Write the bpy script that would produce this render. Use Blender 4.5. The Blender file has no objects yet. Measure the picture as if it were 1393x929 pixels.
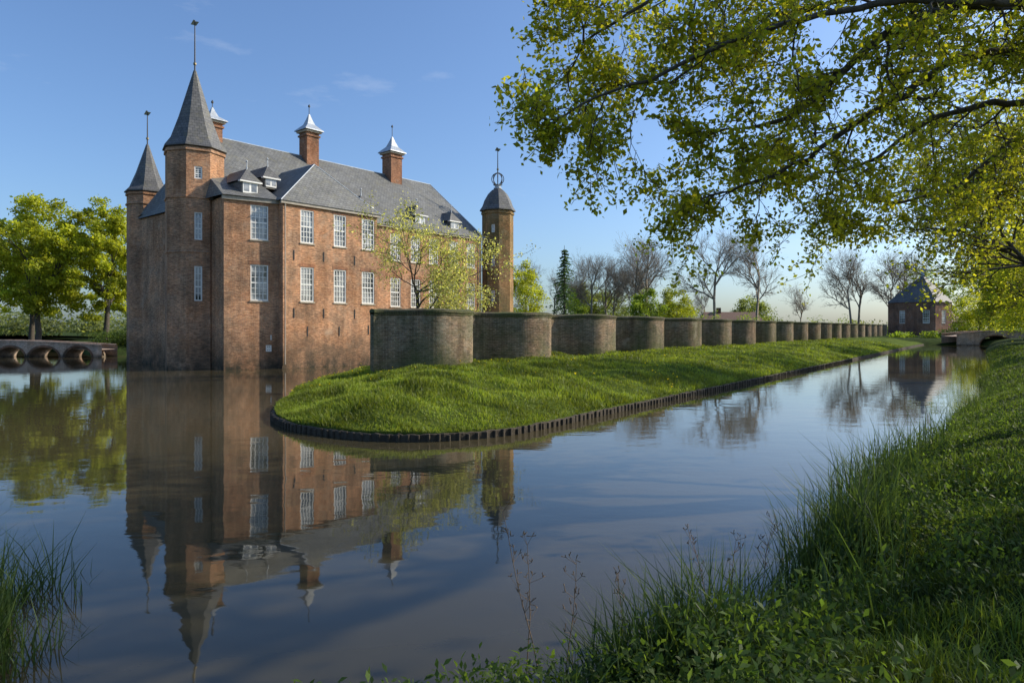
import bpy, math, random
import numpy as np
from mathutils import Vector
R = random.Random(7)
NR = np.random.default_rng(11)
H_EYE = 2.8
SUN_AZ = math.radians(76)   # from +Y toward +X
SUN_EL = math.radians(32)
scene = bpy.context.scene
COLL = scene.collection

# ------------------------------------------------------------------ materials
def new_mat(name):
    m = bpy.data.materials.new(name); m.use_nodes = True
    nt = m.node_tree
    return m, nt, nt.nodes['Principled BSDF']
def L(nt, a, b): nt.links.new(a, b)
def noise(nt, vec, scale, detail=4, rough=0.6):
    n = nt.nodes.new('ShaderNodeTexNoise')
    n.inputs['Scale'].default_value = scale; n.inputs['Detail'].default_value = detail
    n.inputs['Roughness'].default_value = rough
    if vec is not None: L(nt, vec, n.inputs['Vector'])
    return n.outputs['Fac']
def ramp(nt, fac, stops):
    n = nt.nodes.new('ShaderNodeValToRGB'); cr = n.color_ramp
    while len(cr.elements) < len(stops): cr.elements.new(0.5)
    for e, (p, c) in zip(cr.elements, stops):
        e.position = p; e.color = (c[0], c[1], c[2], 1) if not isinstance(c, (int, float)) else (c, c, c, 1)
    L(nt, fac, n.inputs['Fac'])
    return n.outputs['Color']
def mixc(nt, fac, a, b, mode='MIX'):
    n = nt.nodes.new('ShaderNodeMixRGB'); n.blend_type = mode
    for s, v in ((n.inputs[0], fac), (n.inputs[1], a), (n.inputs[2], b)):
        if hasattr(v, 'is_output'): L(nt, v, s)
        elif isinstance(v, (int, float)): s.default_value = v
        else: s.default_value = (v[0], v[1], v[2], 1)
    return n.outputs[0]
def bump(nt, h, strength, dist, bsdf):
    n = nt.nodes.new('ShaderNodeBump'); n.inputs['Strength'].default_value = strength
    n.inputs['Distance'].default_value = dist
    L(nt, h, n.inputs['Height']); L(nt, n.outputs['Normal'], bsdf.inputs['Normal'])
def objco(nt): return nt.nodes.new('ShaderNodeTexCoord').outputs['Object']
def uvco(nt): return nt.nodes.new('ShaderNodeTexCoord').outputs['UV']

def brick_mat(name, c1, c2, mortar, stain=(0.06, 0.055, 0.04), bw=0.24, bh=0.08, stain_z=(0.1, 2.8), varscale=0.35, moss=0.0, streak=0.5):
    m, nt, b = new_mat(name)
    uv = uvco(nt); ob = objco(nt)
    br = nt.nodes.new('ShaderNodeTexBrick')
    br.inputs['Scale'].default_value = 1; br.inputs['Brick Width'].default_value = bw
    br.inputs['Row Height'].default_value = bh; br.inputs['Mortar Size'].default_value = 0.010
    br.inputs['Color1'].default_value = (*c1, 1); br.inputs['Color2'].default_value = (*c2, 1)
    br.inputs['Mortar'].default_value = (*mortar, 1); br.inputs['Bias'].default_value = -0.1
    L(nt, uv, br.inputs['Vector'])
    v1 = ramp(nt, noise(nt, ob, varscale, 6, 0.7), [(0.3, 0.55), (0.7, 1.35)])
    c = mixc(nt, 0.9, br.outputs['Color'], v1, 'MULTIPLY')
    hue = ramp(nt, noise(nt, ob, varscale * 1.7, 5, 0.7), [(0.38, (1.0, 0.92, 0.85)), (0.5, (1, 1, 1)), (0.62, (0.75, 0.82, 0.88))])
    c = mixc(nt, 1.0, c, hue, 'MULTIPLY')
    mpx = nt.nodes.new('ShaderNodeMapping'); mpx.inputs['Scale'].default_value = (3.5, 11, 1); L(nt, uv, mpx.inputs[0])
    v2 = ramp(nt, noise(nt, mpx.outputs[0], 1.0, 4, 0.85), [(0.36, 0.45), (0.64, 1.45)])
    c = mixc(nt, 0.75, c, v2, 'MULTIPLY')
    mps = nt.nodes.new('ShaderNodeMapping'); mps.inputs['Scale'].default_value = (1.6, .12, 1); L(nt, uv, mps.inputs[0])
    v3 = ramp(nt, noise(nt, mps.outputs[0], 1.0, 5, 0.7), [(0.35, 0.5), (0.6, 1.15)])
    c = mixc(nt, streak, c, v3, 'MULTIPLY')
    pf = ramp(nt, noise(nt, ob, 0.9, 5, 0.7), [(0.56, 0.0), (0.72, 0.5)])
    c = mixc(nt, pf, c, [min(1, x * 1.2 + 0.04) for x in mortar])
    sp = nt.nodes.new('ShaderNodeSeparateXYZ'); L(nt, ob, sp.inputs[0])
    mr = nt.nodes.new('ShaderNodeMapRange'); L(nt, sp.outputs['Z'], mr.inputs[0])
    mr.inputs[1].default_value = stain_z[0]; mr.inputs[2].default_value = stain_z[1]
    mr.inputs[3].default_value = 1; mr.inputs[4].default_value = 0
    mm = nt.nodes.new('ShaderNodeMath'); mm.operation = 'MULTIPLY'
    L(nt, mr.outputs[0], mm.inputs[0]); L(nt, ramp(nt, noise(nt, ob, 1.2, 5, 0.7), [(0.3, 0.3), (0.6, 1.0)]), mm.inputs[1])
    c = mixc(nt, mm.outputs[0], c, stain)
    if moss:
        mf = ramp(nt, noise(nt, ob, 0.6, 6, 0.7), [(0.4, 0.0), (0.65, moss)])
        c = mixc(nt, mf, c, (0.10, 0.12, 0.035))
    L(nt, c, b.inputs['Base Color']); b.inputs['Roughness'].default_value = 0.9
    b.inputs['Specular IOR Level'].default_value = 0.12
    inv = nt.nodes.new('ShaderNodeMath'); inv.operation = 'MULTIPLY_ADD'
    L(nt, br.outputs['Fac'], inv.inputs[0]); inv.inputs[1].default_value = -1
    L(nt, noise(nt, ob, 9, 4, 0.7), inv.inputs[2])
    bump(nt, inv.outputs[0], 0.8, 0.035, b)
    return m
def slate_mat(name, c1, c2):
    m, nt, b = new_mat(name)
    uv = uvco(nt); ob = objco(nt)
    br = nt.nodes.new('ShaderNodeTexBrick')
    br.inputs['Scale'].default_value = 1; br.inputs['Brick Width'].default_value = 0.3
    br.inputs['Row Height'].default_value = 0.22; br.inputs['Mortar Size'].default_value = 0.012
    br.inputs['Color1'].default_value = (*c1, 1); br.inputs['Color2'].default_value = (*c2, 1)
    br.inputs['Mortar'].default_value = (0.03, 0.03, 0.03, 1)
    L(nt, uv, br.inputs['Vector'])
    v = ramp(nt, noise(nt, ob, 0.5, 6, 0.7), [(0.3, 0.65), (0.7, 1.3)])
    c = mixc(nt, 0.8, br.outputs['Color'], v, 'MULTIPLY')
    v2 = ramp(nt, noise(nt, uv, 3.0, 4, 0.85), [(0.35, 0.6), (0.65, 1.35)])
    c = mixc(nt, 0.6, c, v2, 'MULTIPLY')
    lf = ramp(nt, noise(nt, ob, 1.7, 5, 0.7), [(0.50, 0.0), (0.7, 0.55)])
    c = mixc(nt, lf, c, (0.17, 0.155, 0.09))
    L(nt, c, b.inputs['Base Color']); b.inputs['Roughness'].default_value = 0.66
    bump(nt, br.outputs['Fac'], -0.5, 0.03, b)
    return m
def plain_mat(name, col, rough=0.6, metal=0, var=0.25, scale=4):
    m, nt, b = new_mat(name)
    ob = objco(nt)
    v = ramp(nt, noise(nt, ob, scale, 5, 0.7), [(0.3, 1 - var), (0.7, 1 + var)])
    L(nt, mixc(nt, 1.0, col, v, 'MULTIPLY'), b.inputs['Base Color']); b.inputs['Roughness'].default_value = rough
    b.inputs['Metallic'].default_value = metal
    return m
def leaf_mat(name, trans=0.45, spec=.25):
    m, nt, b = new_mat(name)
    at = nt.nodes.new('ShaderNodeAttribute'); at.attribute_name = 'Col'
    b.inputs['Roughness'].default_value = 0.55; b.inputs['Specular IOR Level'].default_value = spec
    L(nt, at.outputs['Color'], b.inputs['Base Color'])
    tr = nt.nodes.new('ShaderNodeBsdfTranslucent')
    tc = mixc(nt, 1.0, at.outputs['Color'], (1.6, 1.5, 0.6), 'MULTIPLY')
    L(nt, tc, tr.inputs['Color'])
    mx = nt.nodes.new('ShaderNodeMixShader'); mx.inputs[0].default_value = trans
    L(nt, b.outputs[0], mx.inputs[1]); L(nt, tr.outputs[0], mx.inputs[2])
    L(nt, mx.outputs[0], nt.nodes['Material Output'].inputs['Surface'])
    return m
def bark_mat(name, col):
    m, nt, b = new_mat(name)
    ob = objco(nt)
    v = ramp(nt, noise(nt, ob, 6, 6, 0.75), [(0.3, 0.5), (0.7, 1.5)])
    L(nt, mixc(nt, 1.0, col, v, 'MULTIPLY'), b.inputs['Base Color'])
    b.inputs['Roughness'].default_value = 0.95
    bump(nt, noise(nt, ob, 14, 4, 0.7), 0.8, 0.03, b)
    return m
def grass_ground_mat(name, ca, cb, cc):
    m, nt, b = new_mat(name)
    ob = objco(nt)
    c = ramp(nt, noise(nt, ob, 0.7, 8, 0.75), [(0.3, ca), (0.5, cb), (0.7, cc)])
    v = ramp(nt, noise(nt, ob, 9, 5, 0.8), [(0.3, 0.45), (0.7, 1.4)])
    L(nt, mixc(nt, 0.9, c, v, 'MULTIPLY'), b.inputs['Base Color'])
    b.inputs['Roughness'].default_value = 1; b.inputs['Specular IOR Level'].default_value = 0.05
    bump(nt, noise(nt, ob, 7, 6, 0.8), 1.0, 0.15, b)
    return m

M_brick = brick_mat('castle_brick', (0.68, 0.355, 0.185), (0.42, 0.20, 0.11), (0.47, 0.36, 0.25))
M_brick_red = brick_mat('arch_brick', (0.50, 0.23, 0.12), (0.36, 0.16, 0.09), (0.38, 0.28, 0.2))
M_brick_wall = brick_mat('garden_wall_brick', (0.34, 0.235, 0.155), (0.17, 0.12, 0.085), (0.38, 0.33, 0.25), stain=(0.085, 0.10, 0.035), stain_z=(0.8, 1.9), moss=0.45, bw=.26, bh=.09, streak=.9)
M_cope = brick_mat('wall_coping_brick', (0.14, 0.115, 0.075), (0.09, 0.08, 0.055), (0.2, 0.17, 0.12), moss=0.75, bw=.11, bh=.2)
M_brick_far = brick_mat('gatehouse_brick', (0.36, 0.185, 0.12), (0.28, 0.14, 0.09), (0.33, 0.27, 0.21))
M_brick_bridge = brick_mat('bridge_brick', (0.62, 0.44, 0.31), (0.48, 0.33, 0.23), (0.55, 0.47, 0.38), stain_z=(0, .35))
M_tile = plain_mat('roof_tile', (0.2, 0.12, 0.085), .8)
M_brick_ivy = brick_mat('tower_brick', (0.6, 0.33, 0.14), (0.40, 0.22, 0.10), (0.34, 0.29, 0.18), moss=0.45)
M_slate = slate_mat('roof_slate', (0.185, 0.183, 0.17), (0.13, 0.13, 0.123))
M_slate2 = slate_mat('spire_slate', (0.14, 0.135, 0.13), (0.095, 0.095, 0.095))
M_lead = plain_mat('lead_sheet', (0.40, 0.43, 0.46), 0.45, 0.1)
M_white = plain_mat('white_paint', (0.8, 0.78, 0.72), 0.5, 0, 0.08)
M_stone = plain_mat('sandstone', (0.42, 0.36, 0.27), 0.85)
M_iron = plain_mat('wrought_iron', (0.03, 0.03, 0.03), 0.6)
M_gold = plain_mat('gilding', (0.22, 0.17, 0.08), 0.4, 0.6)
M_gutter = plain_mat('gutter_paint', (0.36, 0.31, 0.24), 0.6)
m, nt, b = new_mat('window_glass'); M_glass = m
c = ramp(nt, noise(nt, objco(nt), 0.9, 2, 0.5), [(0.4, (0.04, 0.045, 0.05)), (0.6, (0.40, 0.40, 0.39))])
L(nt, c, b.inputs['Base Color']); b.inputs['Roughness'].default_value = 0.06; b.inputs['IOR'].default_value = 1.8
M_leaf = leaf_mat('leaf', .55); M_blade = leaf_mat('grass_blade', 0.4, .35)
M_bark = bark_mat('bark', (0.085, 0.068, 0.05)); M_bark_hazed = bark_mat('bark_far_hazed', (0.26, 0.215, 0.16))  # distant bark is lightened: haze put into its colour
M_ground = grass_ground_mat('ground_soil_grass', (0.03, 0.038, 0.016), (0.045, 0.068, 0.018), (0.07, 0.10, 0.024))
M_island = grass_ground_mat('bank_turf', (0.07, 0.10, 0.02), (0.12, 0.165, 0.028), (0.17, 0.205, 0.04))
M_wood = bark_mat('revetment_timber', (0.06, 0.046, 0.03))

# ------------------------------------------------------------------ mesh builder
def add_obj(name, me, parent=None):
    o = bpy.data.objects.new(name, me); COLL.objects.link(o)
    if parent: o.parent = parent
    return o
def empty(name):
    o = bpy.data.objects.new(name, None); COLL.objects.link(o); return o
class MB:
    def __init__(s): s.v = []; s.f = []; s.m = []; s.mats = []; s.uv = []
    def mi(s, mat):
        if mat not in s.mats: s.mats.append(mat)
        return s.mats.index(mat)
    def face(s, pts, mat, uv=None):
        i = len(s.v); s.v += [tuple(p) for p in pts]
        s.f.append(list(range(i, i + len(pts)))); s.m.append(s.mi(mat))
        if uv is None:
            a, b_, c_ = Vector(pts[0]), Vector(pts[1]), Vector(pts[2])
            n = (b_ - a).cross(c_ - a)
            if n.length < 1e-9 and len(pts) > 3: n = (c_ - a).cross(Vector(pts[3]) - a)
            n = n.normalized() if n.length > 1e-9 else Vector((0, 0, 1))
            hl = math.hypot(n.x, n.y)
            if hl > 0.05:
                t = Vector((-n.y / hl, n.x / hl, 0))
                uv = [(Vector(p).dot(t), p[2] / max(hl, .05)) for p in pts]
            else: uv = [(p[0], p[1]) for p in pts]
        s.uv += uv
    def box(s, c, t, n, u0, u1, z0, z1, d0, d1, mat):
        def P(u, d, z): return (c[0] + t[0] * u + n[0] * d, c[1] + t[1] * u + n[1] * d, z)
        s.face([P(u0, d1, z0), P(u1, d1, z0), P(u1, d1, z1), P(u0, d1, z1)], mat)
        s.face([P(u1, d0, z0), P(u0, d0, z0), P(u0, d0, z1), P(u1, d0, z1)], mat)
        s.face([P(u0, d0, z0), P(u0, d1, z0), P(u0, d1, z1), P(u0, d0, z1)], mat)
        s.face([P(u1, d1, z0), P(u1, d0, z0), P(u1, d0, z1), P(u1, d1, z1)], mat)
        s.face([P(u0, d1, z1), P(u1, d1, z1), P(u1, d0, z1), P(u0, d0, z1)], mat)
        s.face([P(u0, d0, z0), P(u1, d0, z0), P(u1, d1, z0), P(u0, d1, z0)], mat)
    def prism(s, c, rings, n, mat, rot=0):
        for (r0, z0), (r1, z1) in zip(rings[:-1], rings[1:]):
            for k in range(n):
                a0 = rot + 2 * math.pi * k / n; a1 = rot + 2 * math.pi * (k + 1) / n
                p = [(c[0] + r0 * math.cos(a0), c[1] + r0 * math.sin(a0), z0), (c[0] + r0 * math.cos(a1), c[1] + r0 * math.sin(a1), z0),
                     (c[0] + r1 * math.cos(a1), c[1] + r1 * math.sin(a1), z1), (c[0] + r1 * math.cos(a0), c[1] + r1 * math.sin(a0), z1)]
                if r1 < 1e-4: p = p[:3]
                if r0 < 1e-4: p = [p[0], p[2], p[3]]
                s.face(p, mat)
    def build(s, name, parent=None):
        me = bpy.data.meshes.new(name); me.from_pydata(s.v, [], s.f)
        for m_ in s.mats: me.materials.append(m_)
        me.polygons.foreach_set('material_index', s.m)
        ul = me.uv_layers.new(name='UVMap')
        ul.data.foreach_set('uv', [x for p in s.uv for x in p])
        me.update(); return add_obj(name, me, parent)

def np_mesh(name, V, F, mat, col=None, parent=None, link=True):
    me = bpy.data.meshes.new(name)
    k = F.shape[1]
    me.vertices.add(len(V)); me.vertices.foreach_set('co', V.astype(np.float32).ravel())
    me.loops.add(F.size); me.loops.foreach_set('vertex_index', F.astype(np.int32).ravel())
    me.polygons.add(len(F)); me.polygons.foreach_set('loop_start', np.arange(0, F.size, k, dtype=np.int32))
    me.update(calc_edges=True)
    if col is not None:
        a = me.color_attributes.new('Col', 'FLOAT_COLOR', 'POINT')
        c4 = np.ones((len(V), 4), np.float32); c4[:, :3] = col; a.data.foreach_set('color', c4.ravel())
    me.materials.append(mat)
    return add_obj(name, me, parent) if link else me

def unit(a): return a / np.maximum(np.linalg.norm(a, axis=1, keepdims=True), 1e-9)
def leaves(name, C, size, cols, mat, parent=None, upbias=0.3, aspect=0.6):
    C = np.asarray(C, float); n = len(C)
    ax = NR.normal(size=(n, 3)); ax[:, 2] -= 0.2; ax = unit(ax)
    nn = NR.normal(size=(n, 3)); nn[:, 2] += upbias * 2; b = unit(np.cross(ax, nn))
    nz = unit(np.cross(b, ax))
    s = (size * (0.6 + 0.8 * NR.random(n)))[:, None]
    V = np.stack([C - ax * s * .5, C + b * s * aspect * .5 + nz * s * .08, C + ax * s * .5, C - b * s * aspect * .5 + nz * s * .08], 1).reshape(-1, 3)
    F = np.arange(4 * n).reshape(n, 4)
    return np_mesh(name, V, F, mat, np.repeat(cols, 4, axis=0), parent)
def palette(n, a, b, clump=None):
    t = NR.random(n)[:, None]
    c = np.array(a)[None] * (1 - t) + np.array(b)[None] * t
    c *= (0.75 + 0.5 * NR.random(n))[:, None]
    if clump is not None: c *= clump[:, None]
    return c
def tubes(segs, sides):
    A = np.array([np.concatenate([s[0], s[1], [s[2], s[3]]]) for s in segs])
    p0, p1, r0, r1 = A[:, :3], A[:, 3:6], A[:, 6], A[:, 7]
    d = unit(p1 - p0); ref = np.where(np.abs(d[:, 2:3]) > .9, np.array([[1., 0, 0]]), np.array([[0., 0, 1]]))
    a = unit(np.cross(d, ref)); b = np.cross(d, a)
    an = np.arange(sides) * 2 * math.pi / sides
    ring = a[:, None] * np.cos(an)[None, :, None] + b[:, None] * np.sin(an)[None, :, None]
    V = np.concatenate([p0[:, None] + ring * r0[:, None, None], p1[:, None] + ring * r1[:, None, None]], 1).reshape(-1, 3)
    n = len(A); base = (np.arange(n) * 2 * sides)[:, None]; k = np.arange(sides); k2 = (k + 1) % sides
    F = np.stack([base + k, base + k2, base + sides + k2, base + sides + k], 2).reshape(-1, 4)
    return V, F
def limbs_mesh(name, segs, mat, parent, sides=5):
    big = [s for s in segs if s[2] > 0.05]; sm = [s for s in segs if s[2] <= 0.05]
    Vs, Fs, o = [], [], 0
    for g, sd in ((big, 8), (sm, sides)):
        if g:
            V, F = tubes(g, sd); Vs.append(V); Fs.append(F + o); o += len(V)
    ob = np_mesh(name, np.concatenate(Vs), np.concatenate(Fs), mat, None, parent)
    ob.data.polygons.foreach_set('use_smooth', [True] * len(ob.data.polygons))
    return ob
def rv(r): return np.array([r.gauss(0, 1), r.gauss(0, 1), r.gauss(0, 1)])
def grow(r, p, d, Ln, rad, lvl, segs, tips, jit=0.18, up=0.05, kids=2, ratio=0.62, spread=0.8, n=4, rmin=0.008, first=1, tj=None):
    p = np.array(p, float); d = np.array(d, float)
    r0 = rad; rend = rad * (0.62 if lvl > 0 else 0.4); j_ = jit if tj is None else tj
    for i in range(n):
        d = d + rv(r) * j_; d[2] += up; d /= np.linalg.norm(d)
        p2 = p + d * Ln / n; r1 = max(rmin, rad + (rend - rad) * (i + 1) / n)
        segs.append((p, p2, r0, r1)); p, r0 = p2, r1
        if lvl == 0:
            if i >= 1: tips.append(p)
        elif i >= first:
            for k in range(kids if i < n - 1 else kids + 1):
                a = rv(r); a -= d * a.dot(d); a /= np.linalg.norm(a)
                sp = spread * (0.6 + 0.7 * r.random()) * (0.5 if (i == n - 1 and k == 0) else 1)
                nd = d * math.cos(sp) + a * math.sin(sp)
                grow(r, p, nd, Ln * ratio * (0.7 + 0.6 * r.random()), max(rmin, r1 * 0.62), lvl - 1, segs, tips, jit, up, kids, ratio, spread, n, rmin, 1 if first > 0 else 0)

# ------------------------------------------------------------------ moat outline, ground
def catmull(P, step_fn, closed=True):
    P = [np.array(p, float) for p in P]; out = []; n = len(P)
    for i in range(n if closed else n - 1):
        p0, p1, p2, p3 = (P[(i - 1) % n], P[i], P[(i + 1) % n], P[(i + 2) % n]) if closed else (P[max(i - 1, 0)], P[i], P[i + 1], P[min(i + 2, n - 1)])
        l = np.linalg.norm(p2 - p1); k = max(1, int(l / step_fn(p1)))
        for j in range(k):
            t = j / k
            m1 = (p2 - p0) * 0.5; m2 = (p3 - p1) * 0.5
            m1 = m1 / max(np.linalg.norm(m1), 1e-6) * min(np.linalg.norm(m1), l); m2 = m2 / max(np.linalg.norm(m2), 1e-6) * min(np.linalg.norm(m2), l)
            out.append((2 * t**3 - 3 * t**2 + 1) * p1 + (t**3 - 2 * t**2 + t) * m1 + (-2 * t**3 + 3 * t**2) * p2 + (t**3 - t**2) * m2)
    if not closed: out.append(P[-1])
    return np.array(out)
moat = [(-2.7, 3.9), (-1, 4.1), (0, 4.55), (1.2, 5.15), (2.15, 5.8), (2.75, 6.7), (3.9, 8.3), (5.5, 10.6), (7.2, 13.2), (10.7, 16.8), (14.5, 22.2), (20.0, 28.5), (25, 36.5), (31, 44), (42.5, 61), (60, 86.5), (72, 103.5), (78, 112), (76, 116), (66, 117),
        (40, 116), (0, 104), (-34, 86), (-38.5, 75), (-42, 71), (-46, 74), (-58, 88), (-78, 88), (-80, 60), (-60, 30), (-30, 14), (-13, 9.8), (-7.2, 8.0), (-5.1, 6.7), (-4.3, 5.6), (-3.7, 4.7)]
MO = catmull(moat, lambda p: 0.35 if np.linalg.norm(p) < 30 else 2.0)
tg = np.roll(MO, -1, 0) - np.roll(MO, 1, 0); tg /= np.linalg.norm(tg, axis=1, keepdims=True)
MN = np.stack([tg[:, 1], -tg[:, 0]], 1)
def bumps(x, y):
    return 0.05 * np.sin(x * 1.7 + 1.3 * np.sin(y * 0.9)) + 0.04 * np.sin(y * 2.3 + x * 0.8) + 0.025 * np.sin(x * 5.1 + y * 3.7)
PW = [-3, -.4, 0, .3, .8, 1.6, 2.8, 4.5, 8, 14]; PZ = [-1.6, -.35, .03, .22, .5, .8, 1.02, 1.15, 1.2, 1.2]
def prof(w): return np.interp(w, PW, PZ)
rings = []
offs = [-3, -.4, -.1, .1, .3, .55, .8, 1.2, 1.6, 2.2, 2.8, 3.6, 4.5, 6, 8, 11, 14]
for w in offs:
    q = MO + MN * w; z = prof(w) + bumps(q[:, 0], q[:, 1]) * min(1, max(0, w) / 1.5)
    rings.append(np.column_stack([q, z]))
C0 = np.array([5., 45.])
last = rings[-1][:, :2]
for k in (1.15, 1.5, 2.2, 4, 9, 25, 60):
    q = C0 + (last - C0) * k; rings.append(np.column_stack([q, np.full(len(q), 1.2)]))
V = np.concatenate(rings); n = len(MO); i = np.arange(n); i2 = (i + 1) % n
F = np.concatenate([np.stack([k * n + i, k * n + i2, (k + 1) * n + i2, (k + 1) * n + i], 1) for k in range(len(rings) - 1)])
g = np_mesh('ground', V, F, M_ground); g.data.polygons.foreach_set('use_smooth', [True] * len(F))

m, nt, b = new_mat('moat_water'); M_water = m
ob = objco(nt)
cw = ramp(nt, noise(nt, ob, 0.05, 3, 0.5), [(0.35, (0.042, 0.037, 0.02)), (0.65, (0.09, 0.07, 0.036))])
L(nt, cw, b.inputs['Base Color']); b.inputs['Roughness'].default_value = 0.025; b.inputs['IOR'].default_value = 1.38
mp = nt.nodes.new('ShaderNodeMapping'); mp.inputs['Scale'].default_value = (1, 1.6, 1); L(nt, ob, mp.inputs[0])
w1 = noise(nt, mp.outputs[0], 0.8, 2, 0.5); w2 = noise(nt, mp.outputs[0], 5, 3, 0.5)
wp = ramp(nt, noise(nt, ob, 0.07, 3, 0.6), [(0.4, 0.03), (0.65, 0.25)])
ma = nt.nodes.new('ShaderNodeMath'); ma.operation = 'MULTIPLY'; L(nt, w2, ma.inputs[0]); L(nt, wp, ma.inputs[1])
mb_ = nt.nodes.new('ShaderNodeMath'); mb_.operation = 'ADD'; L(nt, ma.outputs[0], mb_.inputs[0]); L(nt, w1, mb_.inputs[1])
bump(nt, mb_.outputs[0], 0.045, 0.1, b)
me = bpy.data.meshes.new('moat_water'); me.from_pydata([(-110, -5, 0), (100, -5, 0), (100, 125, 0), (-110, 125, 0)], [], [(0, 1, 2, 3)])
me.materials.append(M_water); add_obj('moat_water', me)

# ------------------------------------------------------------------ island (grass bank)
front = [(-8.2, 25.5), (-7.9, 23.2), (-7.25, 21.0), (-6.15, 19.1), (-4.8, 17.9), (-3.3, 17.1), (-1.7, 17.1), (0.07, 18.2), (3.5, 23.0), (10.9, 33.4), (20.2, 46.5), (33, 64.6), (46, 83), (60.8, 104), (68, 114), (72, 119)]
back = [(-8.2, 25.5), (-8.6, 27.2), (-9.0, 29), (-9.3, 31), (-9.5, 33), (-9.5, 36), (-9.2, 40), (-8.5, 46), (-3.5, 55), (6, 68), (18, 82), (30, 98), (40, 112), (48, 122), (52, 126), (56, 130)]
FR = catmull(front, lambda p: 0.25, closed=False); BK = catmull(back, lambda p: 0.25, closed=False)
def resamp(P, fr):
    d = np.concatenate([[0], np.cumsum(np.linalg.norm(np.diff(P, axis=0), axis=1))]); t = fr * d[-1]
    return np.column_stack([np.interp(t, d, P[:, 0]), np.interp(t, d, P[:, 1])])
NS, NA = 420, 44
fr = (np.linspace(0, 1, NS)) ** 1.5
FRs, BKs = resamp(FR, fr), resamp(BK, fr ** 1.05)
outl = np.concatenate([resamp(FR, np.linspace(0, 1, 500) ** 1.3), resamp(BK, np.linspace(0, 1, 300))])
def island_z(P):
    out = np.empty(len(P))
    for s in range(0, len(P), 4000):
        q = P[s:s + 4000]; out[s:s + 4000] = np.sqrt(((q[:, None] - outl[None]) ** 2).sum(2).min(1))
    d = out
    return 0.2 + 1.0 * (1 - np.exp(-d / 3.3)) + bumps(P[:, 0] * 0.8, P[:, 1] * 0.8) * np.minimum(1, d / 2) * 1.8
ta = (0.5 - 0.5 * np.cos(np.linspace(0, math.pi, NA)))
G = FRs[:, None] * (1 - ta)[None, :, None] + BKs[:, None] * ta[None, :, None]
Gf = G.reshape(-1, 2); Gz = island_z(Gf)
V = np.column_stack([Gf, Gz]); ii, jj = np.meshgrid(np.arange(NS - 1), np.arange(NA - 1), indexing='ij'); q = (ii * NA + jj).ravel()
F = np.stack([q, q + NA, q + NA + 1, q + 1], 1)
def skirt(P, z, base):
    n_ = len(P); a = np.column_stack([P, z]); b_ = np.column_stack([P, np.full(n_, -1.2)])
    k = np.arange(n_ - 1); return np.concatenate([a, b_]), np.stack([k, k + 1, k + 1 + n_, k + n_], 1) + base
V2, F2 = skirt(FRs, island_z(FRs), len(V)); V = np.concatenate([V, V2]); F = np.concatenate([F, F2])
V3, F3 = skirt(BKs, island_z(BKs), len(V)); V = np.concatenate([V, V3]); F = np.concatenate([F, F3])
isl = np_mesh('grass_bank', V, F, M_island); isl.data.polygons.foreach_set('use_smooth', [True] * len(F))

path = np.concatenate([resamp(BK, np.linspace(0.18, 0, 90)), resamp(FR, np.linspace(0, 1, 900) ** 1.2)[1:]])
t_ = np.gradient(path, axis=0); t_ /= np.linalg.norm(t_, axis=1, keepdims=True); nrm = np.stack([t_[:, 1], -t_[:, 0]], 1)
mb = MB()
prof_r = [(0.0, 0.14), (0.0, 0.18), (0.09, 0.19), (0.11, 0.17), (0.12, -0.8)]
zj = NR.normal(0, 0.012, len(path)); oj = NR.normal(0, 0.012, len(path))
for k in range(len(path) - 1):
    for (o0, z0), (o1, z1) in zip(prof_r[:-1], prof_r[1:]):
        def PP(i_, o, z): return (path[i_][0] + nrm[i_][0] * (o + oj[i_]), path[i_][1] + nrm[i_][1] * (o + oj[i_]), z + zj[i_])
        mb.face([PP(k, o0, z0), PP(k + 1, o0, z0), PP(k + 1, o1, z1), PP(k, o1, z1)], M_wood)
dd = 0
for k in range(1, len(path) - 1):
    sl0 = np.linalg.norm(path[k] - path[k - 1]); dd += sl0
    if dd > 0.16 and path[k][1] < 60:
        dd = R.uniform(-.04, .04); c = (path[k][0] + nrm[k][0] * .12, path[k][1] + nrm[k][1] * .12); h = 0.17 + R.uniform(-.03, .03)
        mb.prism(c, [(.045, -.8), (.04, h), (0, h + .01)], 6, M_wood)
mb.build('bank_revetment')

# ------------------------------------------------------------------ serpentine wall
w_ = np.array([.578, .816]); m_ = np.array([.816, -.578]); PER = 7.93
def wall_path():
    pts = []; ds = 0.12; start = np.array([-25.3 + .709 * 30.9, 30.9]) - m_ * 0.75 + w_ * .75
    for k in range(int(PER * 19.6 / ds)):
        s = k * ds - 2.95
        se = s - 1.0 / (1 + math.exp((s - 3.2) / .8))
        ph = 2 * math.pi * se / PER
        off = 1.2 * math.tanh(1.6 * math.sin(ph + 2.2)) / math.tanh(1.6)
        pts.append(start + w_ * (s) + m_ * off)
    return np.array(pts)
WP = wall_path()
wt = np.gradient(WP, axis=0); wt /= np.linalg.norm(wt, axis=1, keepdims=True); wn = np.stack([wt[:, 1], -wt[:, 0]], 1)
al = np.concatenate([[0], np.cumsum(np.linalg.norm(np.diff(WP, axis=0), axis=1))])
ZT = 3.62
layers = [(.17, -.2), (.17, ZT - .24), (.20, ZT - .22), (.20, ZT - .13), (.245, ZT - .11), (.245, ZT - .01), (.0, ZT + .06)]
mb = MB()
wj = np.convolve(NR.normal(0, .05, len(WP) + 8), np.ones(9) / 9, 'valid')[:len(WP)]
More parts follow.
